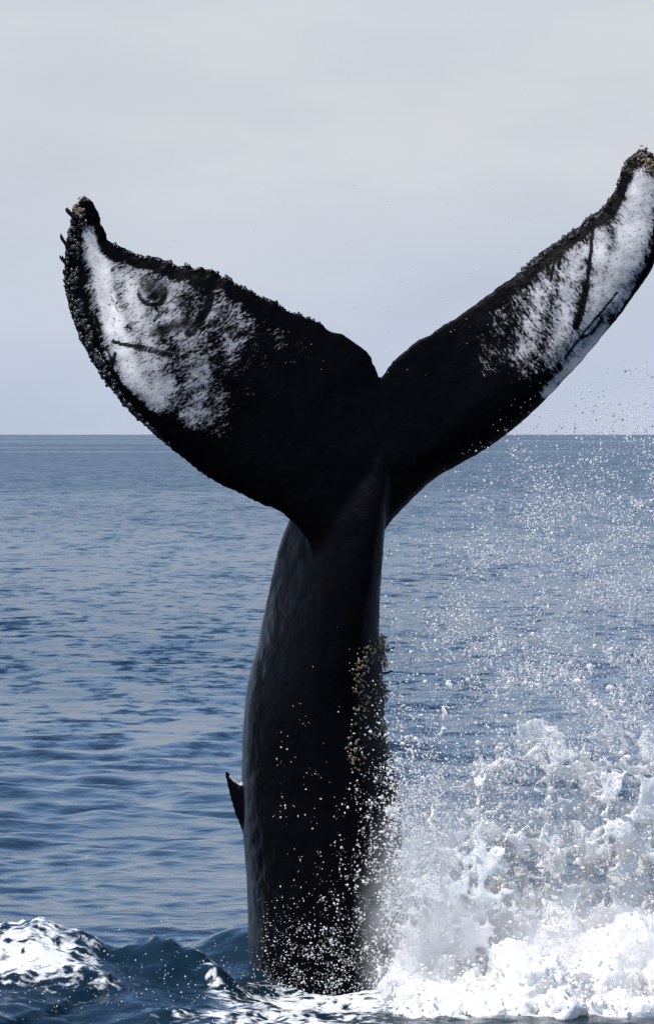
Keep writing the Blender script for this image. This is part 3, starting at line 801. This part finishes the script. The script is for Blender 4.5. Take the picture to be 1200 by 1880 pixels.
# 2. torn lacy sheets of thrown water
lace_v, lace_f, lo = [], [], 0
def lace(x0, x1, z0, z1, y0, seeds, wfun, seed, thick=0.8, lean=0.0, step=0.011):
    global lo
    r = np.random.default_rng(seed)
    ux = np.arange(x0, x1, step); uz = np.arange(z0, z1, step); X, Z = np.meshgrid(ux, uz); x, z = X.ravel(), Z.ravel()
    wx = x + 0.10 * fbm(x * 3, z * 3, seed + 0.5, 3); wz = z + 0.10 * fbm(x * 3, z * 3, seed + 7.5, 3)
    S = np.stack([r.uniform(x0 - .1, x1 + .1, seeds), r.uniform(z0 - .1, z1 + .1, seeds)], 1)
    f1 = np.full(len(x), 9.0); f2 = f1.copy()
    for sx, sz in S:
        d = np.hypot((wx - sx), (wz - sz) * 0.72); m = d < f1
        f2 = np.where(m, f1, np.minimum(f2, d)); f1 = np.where(m, d, f1)
    w = wfun(x, z) + 0.062 * fbm(x * 2.3, z * 2.3, seed + 3.3, 3) + 0.020 * fbm(x * 9, z * 9, seed + 1.3, 3)
    bd = np.minimum.reduce([x - x0, x1 - x, z1 - z]) + 0.08 * noise3(x * 5, z * 5, seed + 2.2)
    w = w - 0.12 * sstep(0.30, 0.02, bd)
    t = w - (f2 - f1)
    ins = t > 0
    II = np.arange(len(x)).reshape(X.shape)
    c4 = np.stack([II[:-1, :-1].ravel(), II[:-1, 1:].ravel(), II[1:, 1:].ravel(), II[1:, :-1].ravel()], 1); c4 = c4[ins[c4].all(1)]
    if not len(c4): return
    E = np.concatenate([c4[:, [0, 1]], c4[:, [1, 2]], c4[:, [2, 3]], c4[:, [3, 0]]]); _, inv, cnt = np.unique(np.sort(E, 1), axis=0, return_inverse=True, return_counts=True)
    be = E[cnt[inv.ravel()] == 1]
    u = np.zeros(len(x), bool); u[c4.ravel()] = True; rm = -np.ones(len(x), int); rm[u] = np.arange(u.sum())
    yc = y0 + lean * (z - z0) + 0.30 * fbm(x * 1.1, z * 1.1, seed + 5.1, 2) + 0.05 * noise3(x * 6, z * 6, seed)
    hf = 0.004 + thick * np.sqrt(np.clip(t, 0, 0.05) * 0.02)
    isb = np.zeros(len(x), bool); isb[be.ravel()] = True; hf = np.where(isb, 0.002, hf)
    a = np.stack([x, yc - hf, z], 1)[u]; b = np.stack([x, yc + hf, z], 1)[u]; n = len(a)
    V = np.concatenate([a, b]); c = rm[c4]; e = rm[be]
    Fq = np.concatenate([c, (c + n)[:, ::-1], np.stack([e[:, 1], e[:, 0], e[:, 0] + n, e[:, 1] + n], 1)])
    # relax the stair steps of the rim
    ed = np.concatenate([c[:, [0, 1]], c[:, [1, 2]], c[:, [2, 3]], c[:, [3, 0]]])
    dg = (np.bincount(ed[:, 0], minlength=n) + np.bincount(ed[:, 1], minlength=n))[:, None].clip(1)
    for h_ in (0, n):
        q = V[h_:h_ + n]
        for _ in range(3):
            s = np.stack([np.bincount(ed[:, 0], q[ed[:, 1], k], n) + np.bincount(ed[:, 1], q[ed[:, 0], k], n) for k in range(3)], 1)
            q = q + 0.6 * (s / dg - q)
        V[h_:h_ + n] = q
    lace_v.append(V); lace_f.append(Fq + lo); lo += len(V)

def w_main(x, z):        # denser low and to the right, breaking up higher
    top = 1.0 + 0.75 * sstep(0.5, 2.2, x)
    return 0.014 - 0.060 * sstep(0.40, 1.25, z / top) + 0.022 * sstep(1.2, 2.6, x) + 0.03 * sstep(0.75, 0.35, z)
for i, (y0_, ns_) in enumerate([(0.35, 150), (-0.15, 300), (0.75, 120), (0.1, 460), (-0.35, 220)]):
    lace(0.30, 3.5, 0.15, 2.2, y0_, ns_, lambda x, z: w_main(x, z) - 0.004 * i, 3 + 8 * i, 0.7)
# long torn strands with fat knots, thrown higher
for i, (y0_, ns_, ww) in enumerate([(0.0, 60, 0.020), (0.3, 95, 0.016), (-0.3, 140, 0.014), (0.55, 45, 0.020)]):
    lace(0.45, 3.6, 0.3, 2.55, y0_, ns_, lambda x, z: ww + 0.006 - 0.035 * sstep(0.60, 1.1, z / (1.55 + 0.6 * sstep(0.8, 2.0, x))) + 0.01 * sstep(1.2, 2.2, x), 120 + 9 * i, 0.9, 0.0, 0.010)
# thrown curtain beside the body
lace(-0.35, 1.5, -0.1, 1.75, -0.70, 230, lambda x, z: 0.032 * sstep(0.05 + 0.12 * z, 0.45 + 0.12 * z, x) - 0.040 * sstep(0.8, 1.7, z) - 0.016 - 0.07 * sstep(0.38, 0.10, x), 60, 0.7)
lace(-0.25, 1.7, -0.1, 1.6, -0.80, 360, lambda x, z: 0.030 * sstep(0.05 + 0.12 * z, 0.45 + 0.12 * z, x) - 0.032 * sstep(0.5, 1.5, z) - 0.016 - 0.06 * sstep(0.38, 0.10, x), 68, 0.7)
lace(0.25, 1.8, -0.1, 1.1, -0.85, 420, lambda x, z: 0.030 * sstep(0.35, 0.8, x) - 0.040 * sstep(0.3, 1.0, z) - 0.015, 76, 0.7)
link('splash_sheet', mesh_np('splash_sheet', np.concatenate(lace_v), np.concatenate(lace_f)), M_spray,
     label='torn lacy white sheets of splash water right of the whale', cat='splash', kind='stuff')

# 3. strands flung out of the splash
sv_, sf_, so_ = [], [], 0
def strand(pts, r0, r1, y0, y1, seed):
    global so_
    r = np.random.default_rng(seed); P = polyline(pts, 7); n = len(P)
    s = np.linspace(0, 1, n); yy = y0 + (y1 - y0) * s
    jx = 12 * noise3(s * 6 * n / 25, seed, 0.2) ; jz = 12 * noise3(s * 6 * n / 25, seed, 5.2)
    path = [pt(P[i, 0] + jx[i], P[i, 1] + jz[i], yy[i]) for i in range(n)]
    rad = (r0 + (r1 - r0) * s) * (0.65 + 0.8 * np.abs(noise3(s * n / 4.0, seed, 9.1)) + 0.25 * r.random(n)); rad[0] *= 0.3; rad[-1] *= 0.3
    a, b = tube(path, rad, 7); sv_.append(a); sf_.append(b + so_); so_ += len(a)
strand([(1080, 1283), (1112, 1305), (1130, 1330), (1150, 1365), (1148, 1385)], 0.012, 0.022, 0.1, 0.1, 4)
strand([(1112, 1305), (1110, 1350), (1116, 1380), (1140, 1392)], 0.020, 0.012, 0.1, 0.1, 5)
strand([(1140, 1392), (1165, 1420), (1205, 1400)], 0.03, 0.04, 0.1, 0.1, 6)
strand([(1100, 1195), (1120, 1200), (1125, 1215)], 0.010, 0.012, 0.2, 0.2, 8)
strand([(1060, 1180), (1052, 1200)], 0.010, 0.010, 0.2, 0.2, 9)
strand([(1040, 1045), (1050, 1055)], 0.014, 0.012, 0.2, 0.2, 10)
for i in range(14):                                     # shorter drops being torn off, all over the plume
    x = rng.uniform(760, 1200); y = rng.uniform(1180, 1640); L = rng.uniform(14, 40); a = rng.normal(-1.4, 0.5) + (x - 850) / 600
    strand([(x, y), (x + L * 0.5 * math.cos(a), y + L * 0.5 * math.sin(a)), (x + L * math.cos(a), y + L * math.sin(a) + L * 0.2)], rng.uniform(0.006, 0.016), rng.uniform(0.004, 0.012), *[rng.uniform(-0.5, 0.7)] * 2, 30 + i)
link('splash_strand', mesh_np('splash_strand', np.concatenate(sv_), np.concatenate(sf_)), M_spray,
     label='thin white strands of water flung up out of the splash', cat='splash', kind='stuff')

# 4. drops: a cloud of thrown spray in the air right of and before the whale
def sample(n, dens, box, yfun):
    out = []
    while sum(len(o) for o in out) < n:
        x = rng.uniform(box[0], box[1], n * 3); y = rng.uniform(box[2], box[3], n * 3)
        k = rng.random(n * 3) < dens(x, y); out.append(np.stack([x[k], y[k]], 1))
    P = np.concatenate(out)[:n]; yy = yfun(len(P), P)
    return to_world(P[:, 0], P[:, 1], yy)
def d_cloud(x, y):
    top = 985 - 235 * sstep(700, 1000, x) - 70 * sstep(1000, 1200, x)
    h = np.clip((y - top) / (1640 - top), 0, 1)
    cl = 0.22 + 1.1 * np.clip(0.4 + 1.2 * fbm(x / 80, y / 80, 3.1, 5, 0.65), 0, 1)
    return (0.06 * sstep(top - 60, top + 40, y) + 0.34 * sstep(0, 0.25, h) + 0.50 * h ** 1.2) * (0.55 + 0.45 * sstep(690, 960, x)) * sstep(690, 730, x) * cl * (y < 1690)
def d_fine(x, y):
    top = 985 - 235 * sstep(700, 1000, x) - 70 * sstep(1000, 1200, x)
    return (0.15 * sstep(top - 80, top + 30, y) + 0.6 * sstep(top, top + 260, y)) * (0.3 + 0.7 * sstep(690, 900, x)) * (0.6 + 0.4 * np.clip(0.5 + fbm(x / 120, y / 120, 13.1, 3, 0.6), 0, 1))
def d_body(x, y):
    xl = 640 - 130 * sstep(1300, 1780, y)
    cl = 0.05 + 1.1 * np.clip(0.25 + 1.3 * fbm(x / 35, y / 50, 6.1, 4, 0.65), 0, 1)
    return sstep(1160, 1500, y) * (0.04 + 0.96 * sstep(xl, 735, x) ** 1.3) * cl
def d_foot(x, y):
    cl = 0.2 + 0.9 * np.clip(0.4 + fbm(x / 35, y / 35, 16.1, 3, 0.6), 0, 1)
    return cl * (sstep(1640, 1800, y) * 0.8 + 0.1) * sstep(440, 520, x)
ycloud = lambda n, P: rng.normal(0.15, 0.55, n).clip(-1.2, 1.8)
ybody = lambda n, P: rng.uniform(-1.1, -0.62, n)
cen_, rad_ = [], []
def add(n, dens, box, yf, rmin, rmax, pw):
    c = sample(n, dens, box, yf); r = rmin + (rmax - rmin) * rng.random(n) ** pw
    cen_.append(c); rad_.append(r)
add(76000, d_cloud, (690, 1290, 660, 1690), ycloud, 0.0018, 0.0080, 3.0)
add(3000, d_body, (500, 760, 1150, 1810), ybody, 0.0016, 0.0075, 3.2)
add(6500, lambda x, y: sstep(1330, 1520, y) * sstep(690, 730, x) * sstep(850, 790, x) * (0.3 + 0.7 * np.clip(0.4 + fbm(x / 30, y / 40, 26.1, 4, 0.65), 0, 1)), (690, 850, 1330, 1720), lambda n, P: rng.uniform(-1.0, 0.3, n), 0.0020, 0.0090, 2.4)
add(2000, d_foot, (440, 720, 1640, 1860), lambda n, P: rng.uniform(-1.3, -0.7, n), 0.0015, 0.0060, 2.8)
add(34000, d_fine, (690, 1290, 680, 1660), ycloud, 0.0012, 0.0026, 1.5)
add(260, lambda x, y: 0.3 + 0 * x + 0.7 * sstep(430, 620, y) * sstep(300, 700, x), (280, 1000, 290, 690), ycloud, 0.0016, 0.0038, 2.0)
add(420, lambda x, y: sstep(1650, 1860, y) * 0.9 + 0.02, (0, 450, 1640, 1880), lambda n, P: rng.uniform(-2.4, -1.0, n), 0.0020, 0.0065, 2.5)
# drops boiling off the foam mound
k_ = rng.integers(0, len(FOAM_V), 26000); k_ = k_[FOAM_V[k_, 2] > -0.05]
hop = np.abs(rng.normal(0, 0.06, len(k_)))[:, None]
cen_.append(FOAM_V[k_] + FOAM_N[k_] * hop + np.array((0, 0, 1.0)) * hop * rng.random((len(k_), 1)) * 1.5); rad_.append(0.003 + 0.011 * rng.random(len(k_)) ** 2.5)
C, Rr = np.concatenate(cen_), np.concatenate(rad_)
big = Rr > 0.0066
st1 = 1 + 0.35 * rng.normal(size=(len(C), 3)).clip(-1.3, 1.6)
tiny = Rr < 0.0030; midd = ~tiny & ~big
V0, F0 = blobs(C[tiny], Rr[tiny] * 1.2, TET, st1[tiny])
V1, F1 = blobs(C[midd], Rr[midd] * 1.15, OCT, st1[midd])
F1 = np.concatenate([F0, F1 + len(V0)]); V1 = np.concatenate([V0, V1])
V2, F2 = blobs(C[big], Rr[big], ICO1, st1[big], 0.12)
# ragged blobs of water
cb_ = sample(1700, lambda x, y: d_cloud(x, y) * sstep(1000, 1400, y), (700, 1290, 950, 1690), ycloud)
cb2 = sample(260, lambda x, y: d_body(x, y) * sstep(650, 700, x), (600, 780, 1330, 1780), ybody)
cb_ = np.concatenate([cb_, cb2]); rb = (0.006 + 0.013 * rng.random(len(cb_)) ** 2.6) * np.where(np.arange(len(cb_)) < 1700, 1.0, 0.62)
V3, F3 = blobs(cb_, rb, ICO2, 1 + 0.5 * rng.normal(size=(len(cb_), 3)).clip(-1.2, 1.8), 0.16)
V = np.concatenate([V1, V2, V3]); F = np.concatenate([F1, F2 + len(V1), F3 + len(V1) + len(V2)])
link('spray_drops', mesh_np('spray_drops', V, None, F), M_spray,
     label='cloud of small white water drops flying beside the whale', cat='spray', kind='stuff')

# 5. fine mist hanging in the splash: soft-edged bodies of air full of droplets
def mist_material(name, dens, noise_scale):
    m = NT(name)
    co = m.n('ShaderNodeTexCoord').outputs['Object']           # unit ball space
    ln = m.n('ShaderNodeVectorMath', {0: co}, operation='LENGTH').outputs['Value']
    fall = m.rng(ln, 0.25, 0.98, 1.0, 0.0)
    nz = m.rng(m.noise(m.n('ShaderNodeMapping', {'Vector': co, 'Scale': noise_scale}).outputs[0], 2.6, 4, 0.6), 0.36, 0.66)
    d = m.math('MULTIPLY', m.math('MULTIPLY', fall, nz), dens)
    v_ = m.n('ShaderNodeVolumePrincipled', {'Color': (0.97, 0.975, 0.98, 1), 'Density': d, 'Anisotropy': 0.2})
    m.t.links.new(v_.outputs[0], m.out.inputs['Volume']); return m.m
a_, b_ = ico(3)
o = link('splash_mist', mesh_np('splash_mist', a_, None, b_), mist_material('mist_air', 3.0, (2.1, 1.3, 0.8)), label='soft white mist hanging low over the foam beside the whale', cat='mist', kind='stuff')
o.location = (2.0, -0.55, 0.10); o.scale = (1.9, 1.5, 0.80)
o = link('splash_mist', mesh_np('splash_mist_side', a_, None, b_), mist_material('mist_air_side', 3.2, (1.2, 1.0, 1.6)), label='patch of white mist wrapping the lower right edge of the whale', cat='mist', kind='stuff')
o.location = (0.74, -0.90, 0.45); o.scale = (0.60, 0.55, 1.30)
o = link('spray_veil', mesh_np('spray_veil', a_, None, b_), mist_material('veil_air', 0.30, (1.6, 1.0, 2.0)), label='thin veil of fine spray in the air above the splash', cat='mist', kind='stuff')
o.location = (1.95, 0.25, 1.65); o.scale = (1.55, 1.0, 2.3)
scene.cycles.volume_bounces = 2
